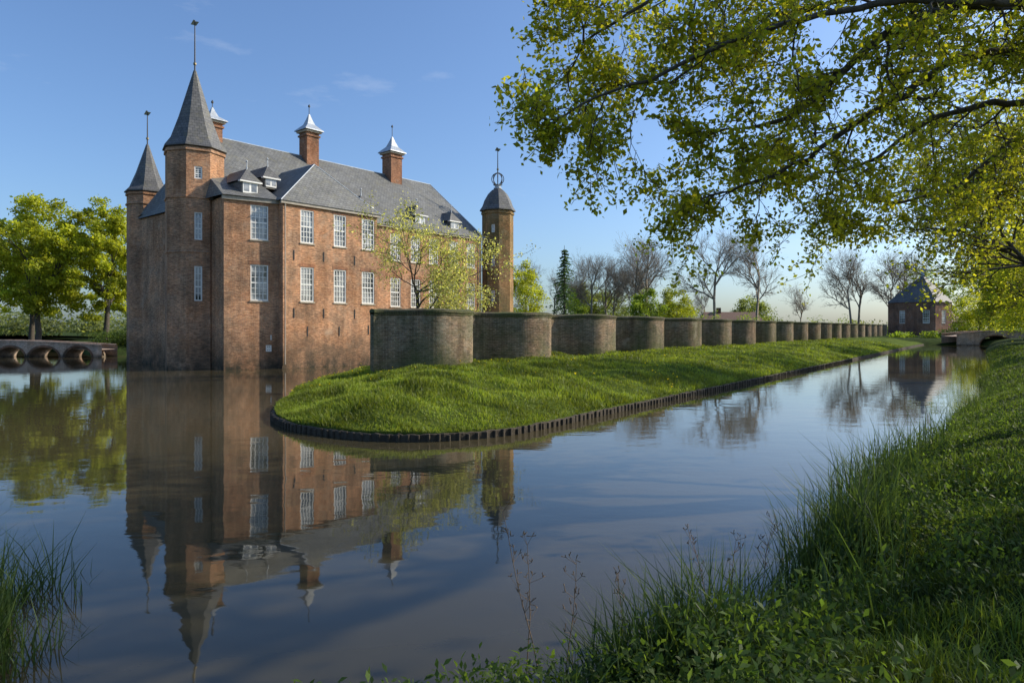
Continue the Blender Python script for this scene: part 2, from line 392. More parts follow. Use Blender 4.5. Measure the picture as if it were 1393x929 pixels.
for side in (1, -1):
    for li, ((o0, z0), (o1, z1)) in enumerate(zip(layers[:-1], layers[1:])):
        mt = M_brick_wall if li < 2 else M_cope
        for k in range(len(WP) - 1):
            a = WP[k]; b2 = WP[k + 1]; na = wn[k] * side; nb = wn[k + 1] * side
            dz = wj[k]; dz2 = wj[k + 1]
            p = [(*(a + na * o0), z0 + (dz if z0 > 0 else 0)), (*(b2 + nb * o0), z0 + (dz2 if z0 > 0 else 0)), (*(b2 + nb * o1), z1 + dz2), (*(a + na * o1), z1 + dz)]
            uv = [(al[k], p[0][2]), (al[k + 1], p[1][2]), (al[k + 1], p[2][2] + o0 - o1), (al[k], p[3][2] + o0 - o1)]
            if side < 0: p = p[::-1]; uv = uv[::-1]
            mb.face(p, mt, uv)
for k in (0, -1):
    a = WP[k]; na = wn[k]
    mb.face([(*(a - na * .17), -.2), (*(a + na * .17), -.2), (*(a + na * .17), ZT - .2), (*(a - na * .17), ZT - .2)], M_brick_wall)
    mb.face([(*(a - na * .24), ZT - .11), (*(a + na * .24), ZT - .11), (*(a + na * .24), ZT), (*a, ZT + .07), (*(a - na * .24), ZT)], M_cope)
mb.build('serpentine_garden_wall')

# ------------------------------------------------------------------ castle
castle = empty('brick_castle')
O = np.array([-3.03, 67.8]); U = np.array([.652, .758]); Vv = np.array([-.758, .652])
def W(a, b_): return tuple(O + U * a + Vv * b_)
walls = MB(); wins = MB(); trim = MB(); roof = MB(); glass = MB()
def window(c, t, n, u0, u1, z0, z1, cols, rows):
    f = .08
    wins.box(c, t, n, u0, u0 + f, z0, z1, -.13, -.03, M_white); wins.box(c, t, n, u1 - f, u1, z0, z1, -.13, -.03, M_white)
    wins.box(c, t, n, u0 + f, u1 - f, z1 - f, z1, -.13, -.03, M_white); wins.box(c, t, n, u0 + f, u1 - f, z0, z0 + f, -.13, -.03, M_white)
    for k in range(1, cols):
        u = u0 + f + (u1 - u0 - 2 * f) * k / cols; wins.box(c, t, n, u - .02, u + .02, z0 + f, z1 - f, -.12, -.07, M_white)
    for k in range(1, rows):
        z = z0 + f + (z1 - z0 - 2 * f) * k / rows; h = .045 if k == rows // 2 else .018
        wins.box(c, t, n, u0 + f, u1 - f, z - h, z + h, -.118, -.068, M_white)
    def P(u, z): return (c[0] + t[0] * u - n[0] * .11, c[1] + t[1] * u - n[1] * .11, z)
    glass.face([P(u0, z0), P(u1, z0), P(u1, z1), P(u0, z1)], M_glass)
def panel(p0, p1, z0, z1, ops=(), mat=None, cols=4, rows=6):
    mat = mat or M_brick
    p0 = np.array(p0); p1 = np.array(p1); ln = np.linalg.norm(p1 - p0); t = (p1 - p0) / ln; n = np.array([t[1], -t[0]])
    us = sorted({0, ln, *[o[0] for o in ops], *[o[1] for o in ops]}); zs = sorted({z0, z1, *[o[2] for o in ops], *[o[3] for o in ops]})
    def P(u, z, d=0): return (p0[0] + t[0] * u + n[0] * d, p0[1] + t[1] * u + n[1] * d, z)
    for ua, ub in zip(us[:-1], us[1:]):
        for za, zb in zip(zs[:-1], zs[1:]):
            if any(o[0] <= ua + 1e-6 and ub <= o[1] + 1e-6 and o[2] <= za + 1e-6 and zb <= o[3] + 1e-6 for o in ops): continue
            walls.face([P(ua, za), P(ub, za), P(ub, zb), P(ua, zb)], mat)
    for o in ops:
        ua, ub, za, zb = o[:4]; D = -.3
        walls.face([P(ua, za), P(ua, za, D), P(ua, zb, D), P(ua, zb)], mat); walls.face([P(ub, za, D), P(ub, za), P(ub, zb), P(ub, zb, D)], mat)
        walls.face([P(ua, zb), P(ua, zb, D), P(ub, zb, D), P(ub, zb)], mat); walls.face([P(ua, za, D), P(ua, za), P(ub, za), P(ub, za, D)], mat)
        if ub - ua > .5:
            window(p0, t, n, ua + .002, ub - .002, za + .002, zb - .002, cols, rows)
            trim.box(p0, t, n, ua - .06, ub + .06, za - .09, za - .002, 0.003, .07, M_stone)
            trim.box(p0, t, n, ua - .12, ub + .12, zb + .002, zb + .26, 0.002, .018, M_brick_red)
        else:
            window(p0, t, n, ua + .002, ub - .002, za + .002, zb - .002, 2, 5)
    return p0, t, n
EA = 11.7
U1, U2 = (8.92, 11.3), (4.72, 7.2)
BB = 13.6
panel(W(-27, BB), W(-27, 0), -1, EA, [(6.5, 7.5, *U1), (6.5, 7.5, *U2)])
panel(W(-27, 0), W(-27.25, -1.9), -1, EA)
a0 = W(-27.25, -1.9); a1 = W(-23.75, -2.8)
panel(a0, a1, -1, EA + .05, [(1.72, 2.92, *U1), (1.72, 2.92, *U2), (3.05, 3.17, 2.0, 2.35), (2.75, 3.15, 1.2, 1.65)])
panel(a1, W(-23.75, -3.3), -1, EA)
cen = [1.98, 4.78, 7.38]
ops = []
for i_, c_ in enumerate(cen):
    hw = .55 if i_ < 2 else .6
    ops += [(c_ - hw, c_ + hw, *U1), (c_ - hw, c_ + hw, *U2)]
pb, tb, nb_ = panel(W(-23.75, -3.3), W(-15.5, -3.3), -1, EA, ops)
for u_, z_ in ((.9, 8.0), (3.35, 8.05), (6.1, 8.0), (.9, 3.9), (3.35, 3.9), (6.1, 3.9), (2.0, 2.6), (4.7, 2.6), (7.4, 2.7)):
    trim.box(pb, tb, nb_, u_ - .035, u_ + .035, z_ - .35, z_ + .35, .003, .04, M_iron)
panel(W(-15.5, -3.3), W(-15.5, 0), -1, EA)
ops = []
for a_ in (-13.7, -10.9, -8.6, -6.4, -3.8, -1.5):
    u_ = 15.5 + a_; ops += [(u_ - .56, u_ + .56, 8.7, 11.05), (u_ - .56, u_ + .56, 4.7, 7.2)]
panel(W(-15.5, 0), W(0, 0), -1, EA, ops)
panel(W(0, 0), W(0, 13), -1, EA, [(3, 4, *U1), (3, 4, *U2), (9, 10, *U1), (9, 10, *U2)])
panel(W(0, 13), W(-19, 13), -1, EA, [(4, 5, *U1), (8, 9, *U1), (12, 13, *U1), (4, 5, *U2), (8, 9, *U2), (12, 13, *U2)])
panel(W(-19, 13), W(-19, BB), -1, EA); panel(W(-19, BB), W(-27, BB), -1, EA)
def strip(pts, z0, z1, d0, d1, mat):
    for p, q_ in zip(pts[:-1], pts[1:]):
        p = np.array(p); q_ = np.array(q_); l = np.linalg.norm(q_ - p); t = (q_ - p) / l; n = np.array([t[1], -t[0]])
        trim.box(p, t, n, -d1 * .98, l + d1 * .97, z0, z1, d0, d1, mat)
strip([a0, a1], EA - .2, EA + .055, .003, .14, M_gutter)
strip([W(-23.75, -3.3), W(-15.5, -3.3)], EA - .17, EA + .02, .003, .18, M_gutter)
strip([W(-15.28, 0), W(0, 0)], EA - .18, EA + .01, .003, .2, M_gutter)
strip([W(0, .2), W(0, 13)], EA - .16, EA + .03, .003, .18, M_gutter)
for a_, b_ in ((-15.25, -.1), (-23.6, -3.42), (-.4, -.12)):
    trim.prism(W(a_, b_), [(.045, .3), (.045, EA - .2)], 8, M_gutter)
RZ = 17.95; BR = 6.5; sl = (RZ - EA) / BR; ov = .28; ez = EA - ov * sl * .3 + .06
def Q(a_, b_, z): x, y = W(a_, b_); return (x, y, z)
roof.face([Q(-27.2, -ov, ez), Q(ov, -ov, ez), Q(-.9, BR, RZ - .15), Q(-24.5, BR, RZ)], M_slate)
roof.face([Q(ov, 13 + ov, ez), Q(-27.2, 13 + ov, ez), Q(-24.5, BR, RZ), Q(-.9, BR, RZ - .15)], M_slate)
roof.face([Q(ov, -ov, ez), Q(ov, 13 + ov, ez), Q(-.9, BR, RZ - .15)], M_slate)
roof.face([Q(-27.2, 13 + ov, ez), Q(-27.2, -ov, ez), Q(-24.5, BR, RZ)], M_slate)
roof.face([Q(-27.2, 12, ez + .3), Q(-27.2, BB + .2, ez), Q(-18.8, BB + .2, ez), Q(-18.8, 12, ez + .3)], M_slate)
k1 = Q(-27.45, -2.15, EA + .08); k2 = Q(-23.7, -3.05, EA + .08)
roof.face([k1, k2, Q(-23.4, 3.4, EA + 3.4 * sl + .03), Q(-26.6, 3.4, EA + 3.4 * sl + .03)], M_slate)
roof.face([Q(-27.45, .5, EA + .08), k1, Q(-26.6, 3.4, EA + 3.4 * sl + .03)], M_slate)
rz = 15.35; am = -19.62; bb = (rz - EA) / sl + .25
e1, e2 = Q(-24.0, -3.55, EA + .03), Q(-15.25, -3.55, EA + .03)
r1_, r2_ = Q(am, -.9, rz), Q(am, bb, rz)
roof.face([e1, e2, r1_], M_slate)
roof.face([e2, Q(-15.25, .2, EA + .05), r2_, r1_], M_slate)
roof.face([Q(-24.0, .2, EA + .05), e1, r1_, r2_], M_slate)
def ridge(p, q_, r=.09, mat=None):
    V_, F_ = tubes([(np.array(p), np.array(q_), r, r)], 6)
    for f_ in F_: trim.face([tuple(V_[x]) for x in f_], mat or M_lead)
ridge(Q(-24.5, BR, RZ), Q(-.9, BR, RZ - .15), .06); ridge(r1_, r2_, .05); ridge(e1, r1_, .04); ridge(e2, r1_, .04); ridge(Q(ov, -ov, ez), Q(-.9, BR, RZ - .15), .05)
def dormer(a_, b_, z0, w=.62, h=1.25):
    d = MB()
    n = -Vv; t = U; c = np.array(W(a_, b_))
    d.box(c, t, n, -w, w, z0, z0 + h, -2.6, 0, M_slate2)
    d.box(c, t, n, -w + .08, w - .08, z0 + .12, z0 + h - .05, .003, .05, M_white)
    for uu in (-w * .45, w * .45):
        d.box(c, t, n, uu - w * .32, uu + w * .32, z0 + .24, z0 + h - .16, .052, .06, M_glass)
    def P(u, dd_, z): return (c[0] + t[0] * u + n[0] * dd_, c[1] + t[1] * u + n[1] * dd_, z)
    z1 = z0 + h + .003; zp = z1 + .95; o_ = .2
    d.face([P(-w - o_, o_, z1), P(w + o_, o_, z1), P(0, -.45, zp)], M_slate2)
    d.face([P(w + o_, o_, z1), P(w + o_, -2.9, z1), P(0, -2.9, zp), P(0, -.45, zp)], M_slate)
    d.face([P(-w - o_, -2.9, z1), P(-w - o_, o_, z1), P(0, -.45, zp), P(0, -2.9, zp)], M_slate)
    d.box(c, t, n, -w - o_, w + o_, z1 - .1, z1 - .004, -.1, o_, M_white)
    q0 = P(0, -.45, zp)
    d.prism(q0[:2], [(.05, zp - .1), (.03, zp + .45), (.08, zp + .5), (0, zp + .65)], 6, M_lead)
    d.build('dormer', castle)
dormer(-25.3, -1.75, EA + .35, .62, .95)
dormer(-22.9, -.3, EA + 1.35, .5, .8)
dormer(-13.9, .45, EA + .45, .65, .95)
dormer(-7.6, .55, EA + .5, .65, .95)
dormer(-3.2, .55, EA + .5, .6, .9)
def chimney(a_, b_, hw, z0, z1, zc, zf):
    d = MB(); c = np.array(W(a_, b_))
    d.box(c, U, -Vv, -hw, hw, z0, z1, -hw, hw, M_brick_red)
    d.box(c, U, -Vv, -hw - .1, hw + .1, z1 - .35, z1 - .2, -hw - .1, hw + .1, M_brick_red)
    d.box(c, U, -Vv, -hw - .18, hw + .18, z1 + .002, z1 + .16, -hw - .18, hw + .18, M_stone)
    rot = math.atan2(U[1], U[0]) + math.pi / 4; h = hw * 1.414
    d.prism(c, [(h + .45, z1 + .162), (h + .42, z1 + .24), (h * .62, z1 + (zc - z1) * .45), (h * .3, z1 + (zc - z1) * .75), (0.07, zc)], 4, M_lead, rot)
    d.prism(c, [(.03, zc - .1), (.03, zf - .3), (.1, zf - .25), (0.1, zf - .15), (0, zf)], 6, M_iron)
    d.build('chimney', castle)
chimney(-15.5, 6.2, .6, 15.5, 19.9, 21.6, 22.5)
chimney(-6.2, 6.2, .68, 15.5, 19.8, 21.6, 22.8)
chimney(-24.0, 6.5, .55, 15.5, 18.9, 20.2, 20.8)
def tower(cx, cy, r, ze, zap, ztip, n=8, rot=0.2, ops=None, mat=None, string=(), kind='spire'):
    mat = mat or M_brick
    pts = [(cx + r * math.cos(rot + 2 * math.pi * k / n), cy + r * math.sin(rot + 2 * math.pi * k / n)) for k in range(n)]
    for k in range(n):
        p, q_ = pts[k], pts[(k + 1) % n]
        mid = ((p[0] + q_[0]) / 2 - cx, (p[1] + q_[1]) / 2 - cy)
        fac = (-(mid[0] * cx + mid[1] * cy)) / math.hypot(*mid) / math.hypot(cx, cy)
        ln = math.dist(p, q_)
        o = []
        if ops and fac > ops[0]: o = [(ln / 2 - w / 2, ln / 2 + w / 2, za, zb) for (w, za, zb) in ops[1]]
        panel(p, q_, -1, ze, o, mat, cols=2, rows=5)
    for zs_, hh, dd_ in string:
        trim.prism((cx, cy), [(r + .01, zs_ - .01), (r + dd_, zs_ + .03), (r + dd_, zs_ + hh), (r + .01, zs_ + hh + .04)], n, mat if dd_ < .12 else M_stone, rot)
    if kind == 'spire':
        roof.prism((cx, cy), [(r + .02, ze - .05), (r + .2, ze), (r + .18, ze + .1), (r * .88, ze + (zap - ze) * .12), (r * .56, ze + (zap - ze) * .42), (.1, zap), (0, zap + .05)], n, M_slate2, rot)
    else:
        prf = [(r + .05, ze - .05), (r + .25, ze), (r + .22, ze + .12), (r * .98, ze + .5), (r * .85, ze + 1.1), (r * .62, ze + 1.75), (r * .38, ze + 2.15), (.33, ze + 2.3)]
        roof.prism((cx, cy), prf, n, M_slate2, rot)
        roof.prism((cx, cy), [(.42, ze + 2.28), (.42, ze + 2.4), (.3, ze + 2.45), (.3, ze + 2.6), (.5, ze + 2.7), (0, ze + 2.75)], 10, M_lead, rot)
        for k in range(8):
            az = k * math.pi / 4; prev = None; sg = []
            for j in range(9):
                th = math.pi * j / 8; p = np.array([cx + .62 * math.sin(th) * math.cos(az), cy + .62 * math.sin(th) * math.sin(az), ze + 3.3 - .62 * math.cos(th)])
                if prev is not None: sg.append((prev, p, .04, .04))
                prev = p
            V_, F_ = tubes(sg, 5)
            for f_ in F_: trim.face([tuple(V_[x]) for x in f_], M_iron)
        zap = ze + 3.8
    trim.prism((cx, cy), [(.06, zap - .3), (.035, ztip)], 6, M_iron)
    trim.prism((cx, cy), [(0, zap + .35), (.11, zap + .43), (.11, zap + .55), (0, zap + .63)], 8, M_gold)
    zt = ztip - .1
    trim.face([(cx - .3, cy, zt - .2), (cx + .1, cy, zt - .3), (cx + .33, cy - .05, zt - .05), (cx + .05, cy, zt + .02), (cx - .1, cy, zt + .15)], M_gold)
tower(-22.55, 48.6, 1.98, 15.35, 21.1, 24.7, ops=(.93, [(.5, 8.9, 10.8), (.5, 4.7, 7.1), (.5, 13.1, 13.95)]), string=((11.75, .14, .07), (15.0, .22, .1), (8.0, .1, .05)), rot=.16)
tower(-30.35, 56.9, 1.55, 14.0, 18.1, 20.9, string=((12.9, .16, .1), (13.7, .2, .1)), rot=.3)
tower(-1.45, 69.6, 1.6, 14.7, 0, 21.2, ops=(.9, [(.35, 9.0, 10.1), (.35, 12.4, 13.2), (.35, 5.5, 6.6)]), mat=M_brick_ivy, string=((14.3, .25, .1),), rot=.1, kind='dome')
walls.build('walls', castle); wins.build('window_frames', castle); glass.build('window_glass', castle); trim.build('trim', castle); roof.build('roof', castle)

# ------------------------------------------------------------------ bridges
def bridge(name, x0, x1, y, depth, ztop, arches, mat, hump=.3, zs=.0, rise=.7):
    prof_ = [(x0, -1)]
    for cx, r in sorted(arches):
        prof_.append((cx - r, -1)); prof_ += [(cx - r * math.cos(math.pi * k / 14), zs + rise * math.sin(math.pi * k / 14)) for k in range(15)]; prof_.append((cx + r, -1))
    prof_.append((x1, -1))
    d = MB(); bot = prof_
    def topz(x): return ztop + hump * math.sin(math.pi * (x - x0) / (x1 - x0))
    for dd_, fl in ((0, False), (depth, True)):
        for (xa, za), (xb, zb) in zip(bot[:-1], bot[1:]):
            if xb - xa < 1e-6: continue
            f = [(xa, y + dd_, za), (xb, y + dd_, zb), (xb, y + dd_, topz(xb)), (xa, y + dd_, topz(xa))]
            d.face(f[::-1] if fl else f, mat)
    for (xa, za), (xb, zb) in zip(bot[:-1], bot[1:]):
        if za == zb: continue
        d.face([(xa, y, za), (xa, y + depth, za), (xb, y + depth, zb), (xb, y, zb)], mat)
    for k in range(16):
        xa = x0 + (x1 - x0) * k / 16; xb = x0 + (x1 - x0) * (k + 1) / 16
        for d0_, d1_, h in ((-.06, .3, .1), (.3, depth - .3, -.4), (depth - .3, depth + .06, .1)):
            za, zb = topz(xa) + h, topz(xb) + h
            d.face([(xa, y + d0_, za), (xb, y + d0_, zb), (xb, y + d1_, zb), (xa, y + d1_, za)], mat)
            d.face([(xa, y + d0_, za - .13), (xb, y + d0_, zb - .13), (xb, y + d0_, zb), (xa, y + d0_, za)], mat)
    for cx, r in arches:
        for k in range(14):
            t0, t1 = math.pi * k / 14, math.pi * (k + 1) / 14
            pts = [(cx - (r + e_) * math.cos(t), zs + (rise + e_) * math.sin(t)) for e_, t in ((0, t0), (0, t1), (.2, t1), (.2, t0))]
            d.face([(x, y - .03, z) for x, z in pts], M_brick_red)
    d.build(name)
bridge('brick_arch_bridge', -62, -39.6, 66, 2.6, 1.15, [(-58, 1.5), (-54.6, 1.5), (-51.6, 1.25), (-48.4, 1.35), (-45.2, 1.45), (-41.9, 1.3)], M_brick_bridge, .45, 0.0, 1.0)
bridge('brick_arch_bridge', 73.5, 88, 113, 4, 1.9, [(80, 2.6)], M_brick_bridge, .5, .1, 1.5)

# ------------------------------------------------------------------ gatehouse
ch = empty('brick_gatehouse')
walls, wins, trim, roof, glass = MB(), MB(), MB(), MB(), MB()
cx, cy = 94.5, 158.
u_ = np.array([.9, .43]); u_ /= np.linalg.norm(u_); v_ = np.array([-u_[1], u_[0]]); GS = .88
def CW(a_, b_): return tuple(np.array([cx, cy]) + (u_ * a_ + v_ * b_) * GS)
fp = [(-6, 5), (-6, -3), (-3.3, -6), (3.3, -6), (6, -3), (6, 5)]
for p, q_ in zip(fp, fp[1:] + fp[:1]):
    ln = math.dist(p, q_) * GS; panel(CW(*p), CW(*q_), .5, 8.8, [(ln / 2 - .65, ln / 2 + .65, 4.0, 6.9)], M_brick_far, cols=3, rows=5)
    roof.face([(*CW(p[0] * 1.05, p[1] * 1.05), 8.75), (*CW(q_[0] * 1.05, q_[1] * 1.05), 8.75), (*CW(0, -.5), 15.2)], M_slate2)
trim.prism(CW(0, -.5), [(.4, 14.6), (.4, 16.0), (.6, 16.05), (0, 17.4)], 6, M_lead)
panel(CW(6.02, -2), CW(15, -2), .5, 4.5, [(2, 3, 1.8, 3.6), (4.5, 5.5, 1.8, 3.6)], M_brick_far); panel(CW(15, -2), CW(15, 7), .5, 4.5, [], M_brick_far)
roof.face([(*CW(5.9, -2.4), 4.4), (*CW(15.3, -2.4), 4.4), (*CW(15.3, 2.5), 7.4), (*CW(5.9, 2.5), 7.4)], M_tile)
roof.face([(*CW(15.3, 7.4), 4.4), (*CW(5.9, 7.4), 4.4), (*CW(5.9, 2.5), 7.4), (*CW(15.3, 2.5), 7.4)], M_tile)
walls.face([(*CW(15, -2), 4.5), (*CW(15, 7), 4.5), (*CW(15, 2.5), 7.3)], M_brick_far)
walls.build('walls', ch); wins.build('window_frames', ch); glass.build('window_glass', ch); trim.build('trim', ch); roof.build('roof', ch)
fh = empty('farmhouse'); d = MB(); c = np.array([58., 178.]); t = np.array([1, 0.]); n = np.array([0, -1.])
d.box(c, t, n, -8, 8, .8, 4.0, -8, 0, M_brick_far)
for uu in (-5, -1.5, 2, 5.5): d.box(c, t, n, uu - .5, uu + .5, 2, 3.6, .003, .05, M_white)
d.face([(49.6, 177.6, 3.9), (66.4, 177.6, 3.9), (65, 182, 7.2), (51, 182, 7.2)], M_tile); d.face([(66.4, 186.4, 3.9), (49.6, 186.4, 3.9), (51, 182, 7.2), (65, 182, 7.2)], M_tile)
d.face([(49.6, 186.4, 3.9), (49.6, 177.6, 3.9), (51, 182, 7.2)], M_tile); d.face([(66.4, 177.6, 3.9), (66.4, 186.4, 3.9), (65, 182, 7.2)], M_tile)
d.box(np.array([55., 182.]), t, n, -.5, .5, 6.5, 8.3, -.5, .5, M_brick_far)
d.build('farmhouse_body', fh)

# ------------------------------------------------------------------ vegetation
GREEN_Y = ((0.28, 0.34, 0.032), (0.44, 0.45, 0.055))
GREEN_M = ((0.15, 0.23, 0.035), (0.26, 0.34, 0.055))
GREEN_F = ((0.15, 0.20, 0.06), (0.25, 0.29, 0.09))
GREEN_D = ((0.05, 0.085, 0.02), (0.1, 0.14, 0.03))
def cloud(C, k, sig):
    C = np.repeat(np.asarray(C), k, 0); return C + NR.normal(size=C.shape) * sig
def blob_tree(name, x, y, z0, trunkh, ctr_z, rx, rz_, nclump, nleaf, size, pal, seed, trunk_r=.3, cs=1.0):
    r = random.Random(seed); e = empty(name)
    segs, tips = [], []
    grow(r, (x, y, z0 - .3), (0, 0, 1), trunkh + rz_ * .35, trunk_r, 2, segs, tips, .08, .08, 2, .5, .7, 5, .02, 2)
    limbs_mesh('trunk', segs, M_bark, e)
    cc = []
    while len(cc) < nclump:
        p = np.array([r.uniform(-1, 1), r.uniform(-1, 1), r.uniform(-1, 1)])
        l = np.linalg.norm(p)
        if l < 1 and l > .3 / cs:
            wob = 1 + .18 * math.sin(3 * math.atan2(p[1], p[0]) + seed) + .12 * math.sin(5 * p[2] + seed)
            cc.append((p[0] * rx * wob, p[1] * rx * wob, p[2] * rz_ * (.85 + .15 * wob), r.uniform(.7, 1.2), r.uniform(.08, .17) * cs))
    cc = np.array(cc); idx = NR.integers(0, nclump, nleaf)
    dv = unit(NR.normal(size=(nleaf, 3))) * (NR.random(nleaf) ** .5)[:, None] * NR.uniform(.8, 1.35, nleaf)[:, None]
    dv[:, 2] *= .7
    P = cc[idx, :3] + dv * (cc[idx, 4] * rx * 1.35)[:, None] + np.array([x, y, ctr_z])
    leaves('foliage', P, np.full(nleaf, size), palette(nleaf, *pal, clump=cc[idx, 3]), M_leaf, e, upbias=.6)
    return e
for k, (x, y, cz, rx, rz_, nc, nl) in enumerate([(-61, 88, 12.0, 6.6, 7.8, 150, 27000), (-53.6, 90, 11.4, 5.2, 8.0, 120, 23000), (-67.5, 96, 10.4, 5.5, 7.0, 90, 15000), (-58, 106, 11, 6.5, 7, 90, 14000), (-76, 98, 9.5, 5, 6, 60, 9000)]):
    blob_tree('broadleaf_tree', x, y, 1.1, 5, cz, rx, rz_, nc, nl, .38, GREEN_Y, 20 + k, trunk_r=.38)
def mass(name, blobs, n_per, size, pal, mat=None):
    P, cl = [], []
    for (x, y, z, rx, ry, rz_) in blobs:
        n_ = int(n_per); d_ = unit(NR.normal(size=(n_, 3))) * (NR.random(n_) ** .35)[:, None]
        d_ *= (1 + .25 * np.sin(7 * d_[:, :1] + x) + .2 * np.sin(9 * d_[:, 2:3] + y))
        P.append(np.array([x, y, z]) + d_ * np.array([rx, ry, rz_])); cl.append(np.full(n_, R.uniform(.65, 1.3)))
    P = np.concatenate(P); cl = np.concatenate(cl); keep = P[:, 2] > .1; P = P[keep]; cl = cl[keep]
    return leaves(name, P, np.full(len(P), size), palette(len(P), *pal, clump=cl), mat or M_leaf)
mass('shrubs', [(-38.6 - k * .95 + R.uniform(-.3, .3), 73.5 + R.uniform(0, 2.5), 1.4 + R.uniform(-.2, .5), 1.5, 1.5, 1.4 + R.uniform(-.2, .4)) for k in range(6)] + [(-37, 80, 1.6, 2.5, 2, 1.8), (-44, 84, 1.6, 3, 2, 1.6), (-49, 86, 1.5, 3, 2, 1.3)], 1500, .17, GREEN_D)
bl = []
for k in range(70):
    x = -230 + k * 8.5 + R.uniform(-3, 3); h = R.uniform(2.5, 7)
    bl.append((x, 265 + R.uniform(-25, 25), 1 + h * .6, R.uniform(4, 8), 5, h))
for k in range(16): bl.append((-150 + k * 7 + R.uniform(-2, 2), 150 + R.uniform(-8, 8), 3.5, 4.5, 4, R.uniform(2.5, 5)))
mass('distant_tree_belt', bl, 620, .75, ((0.14, 0.17, 0.07), (0.22, 0.25, 0.1)))
bl = []
for k in range(26): bl.append((60 + k * 3.4 + R.uniform(-1, 1), 176 + R.uniform(-6, 10), 2.2, 3, 3, R.uniform(1.8, 4)))
for k in range(14): bl.append((70 + k * 1.6, 121 + R.uniform(0, 6), 1.3, 1.4, 1.4, R.uniform(.6, 1.3)))
for k in range(22): bl.append((2 + k * 2.6, 150 + R.uniform(-3, 6), 2.8, 2.6, 2.4, R.uniform(1.6, 4.2)))
mass('far_shrubs', bl, 640, .32, GREEN_M)
bare_meshes = []
for sd in (3, 5, 12, 21):
    r = random.Random(sd); segs, tips = [], []
    grow(r, (0, 0, -.5), (0, 0, 1), 12.5, .36, 4, segs, tips, .12, .06, 2, .5, .75, 5, .012, 2, .04)
    r = random.Random(sd + 50)
    segs = [s_ for s_ in segs if s_[2] > .03 or r.random() < .6]
    V_, F_ = tubes(segs, 3); mx = V_[:, 2].max(); V_ *= 21 / mx
    bare_meshes.append(np_mesh('bare_tree_limbs', V_, F_, M_bark_hazed, link=False))
def bare(x, y, h, k, rot):
    o = add_obj('bare_tree', bare_meshes[k]); o.location = (x, y, 1.0); s = h / 21.; o.scale = (s, s, s); o.rotation_euler = (0, 0, rot)
for x, y, h, k in [(4, 170, 20, 0), (9.5, 165, 19, 1), (16, 170, 21, 2), (19.5, 165, 21, 3), (23.5, 172, 22, 0), (26, 180, 22, 1),
                   (29, 165, 25, 2), (34, 172, 26, 3), (37, 182, 24, 1), (50, 168, 27.5, 3), (59.5, 166, 27.5, 0), (82, 165, 21, 0), (90, 178, 25, 2), (97, 174, 23, 1), (103, 180, 24, 3), (80, 190, 15, 2), (-72, 130, 14, 0), (67, 235, 17, 0)]:
    bare(x, y, h, k, R.uniform(0, 6))
for k, (x, y, cz, rx, rz_, nl, sz, pal) in enumerate([
    (2.4, 118, 7.8, 3.4, 6.2, 9000, .3, GREEN_Y), (30.5, 155, 6.8, 4, 5.4, 9000, .34, GREEN_M), (37.8, 160, 7.0, 3.8, 5.2, 8000, .34, GREEN_Y),
    (14.8, 160, 6, 3.4, 4.6, 6000, .34, GREEN_M), (86, 126, 5.0, 4.2, 4.2, 7000, .32, GREEN_Y), (73.5, 98, 6.2, 4.4, 5.0, 9000, .30, GREEN_Y),
    (20, 188, 9, 5, 7, 8000, .42, GREEN_F), (27, 192, 8, 5.5, 6, 8000, .42, GREEN_F), (46, 195, 7, 5.5, 5, 7000, .42, GREEN_F), (72, 205, 7, 6, 5, 7000, .45, GREEN_F),
    (112, 182, 11, 7.5, 9, 11000, .42, GREEN_M), (124, 180, 12, 8, 10, 11000, .42, GREEN_Y), (47.2, 61, 7.2, 3.6, 5.2, 11000, .24, GREEN_Y), (60.5, 78, 7.4, 4.2, 5.6, 11000, .27, GREEN_Y)]):
    blob_tree('broadleaf_tree', x, y, 1, 3, cz, rx, rz_, 60, nl, sz, pal, 51 + k, trunk_r=.2, cs=1.85)
e = empty('spruce_tree')
x0_, y0_, hh = 11.5, 150, 21
limbs_mesh('trunk', [(np.array([x0_, y0_, .5]), np.array([x0_, y0_, hh]), .3, .04)], M_bark, e)
P = []
for tier in range(26):
    z = 3.5 + tier * (hh - 4) / 26; rr = 5.0 * (1 - (z - 3) / (hh - 2)) + .3
    for b_ in range(10):
        az = R.uniform(0, 6.28); l = rr * R.uniform(.45, 1.2)
        for q in range(22):
            f_ = R.random(); P.append((x0_ + math.cos(az) * l * f_ + R.gauss(0, .15), y0_ + math.sin(az) * l * f_ + R.gauss(0, .15), z - f_ * l * .3 + R.gauss(0, .1)))
P = np.array(P); leaves('needles', P, np.full(len(P), .36), palette(len(P), (0.05, .095, .045), (.08, .13, .06)), M_leaf, e)

def leafy(name, x, y, z0, Ln, rad, lvl, seed, k, sig, size, pal, dirv=(0, 0, 1), keepf=1.0, **kw):
    r = random.Random(seed); e = empty(name); segs, tips = [], []
    grow(r, (x, y, z0), dirv, Ln, rad, lvl, segs, tips, **kw)
    limbs_mesh('trunk', segs, M_bark, e, 4)
    T = np.array(tips); T = T[NR.random(len(T)) < keepf]; P = cloud(T, k, sig)
    cl = np.repeat(NR.uniform(.65, 1.3, len(T)), k)
    leaves('foliage', P, np.full(len(P), size), palette(len(P), *pal, clump=cl), M_leaf, e)
    return e
leafy('fruit_tree', -5.9, 42, .9, 4.2, .14, 3, 42, 13, .2, .13, ((0.34, .38, .1), (.62, .6, .34)), jit=.2, up=.03, kids=2, ratio=.66, spread=.95, n=4, first=1)
LIMEP = ((0.28, 0.32, 0.03), (0.46, 0.45, 0.05))
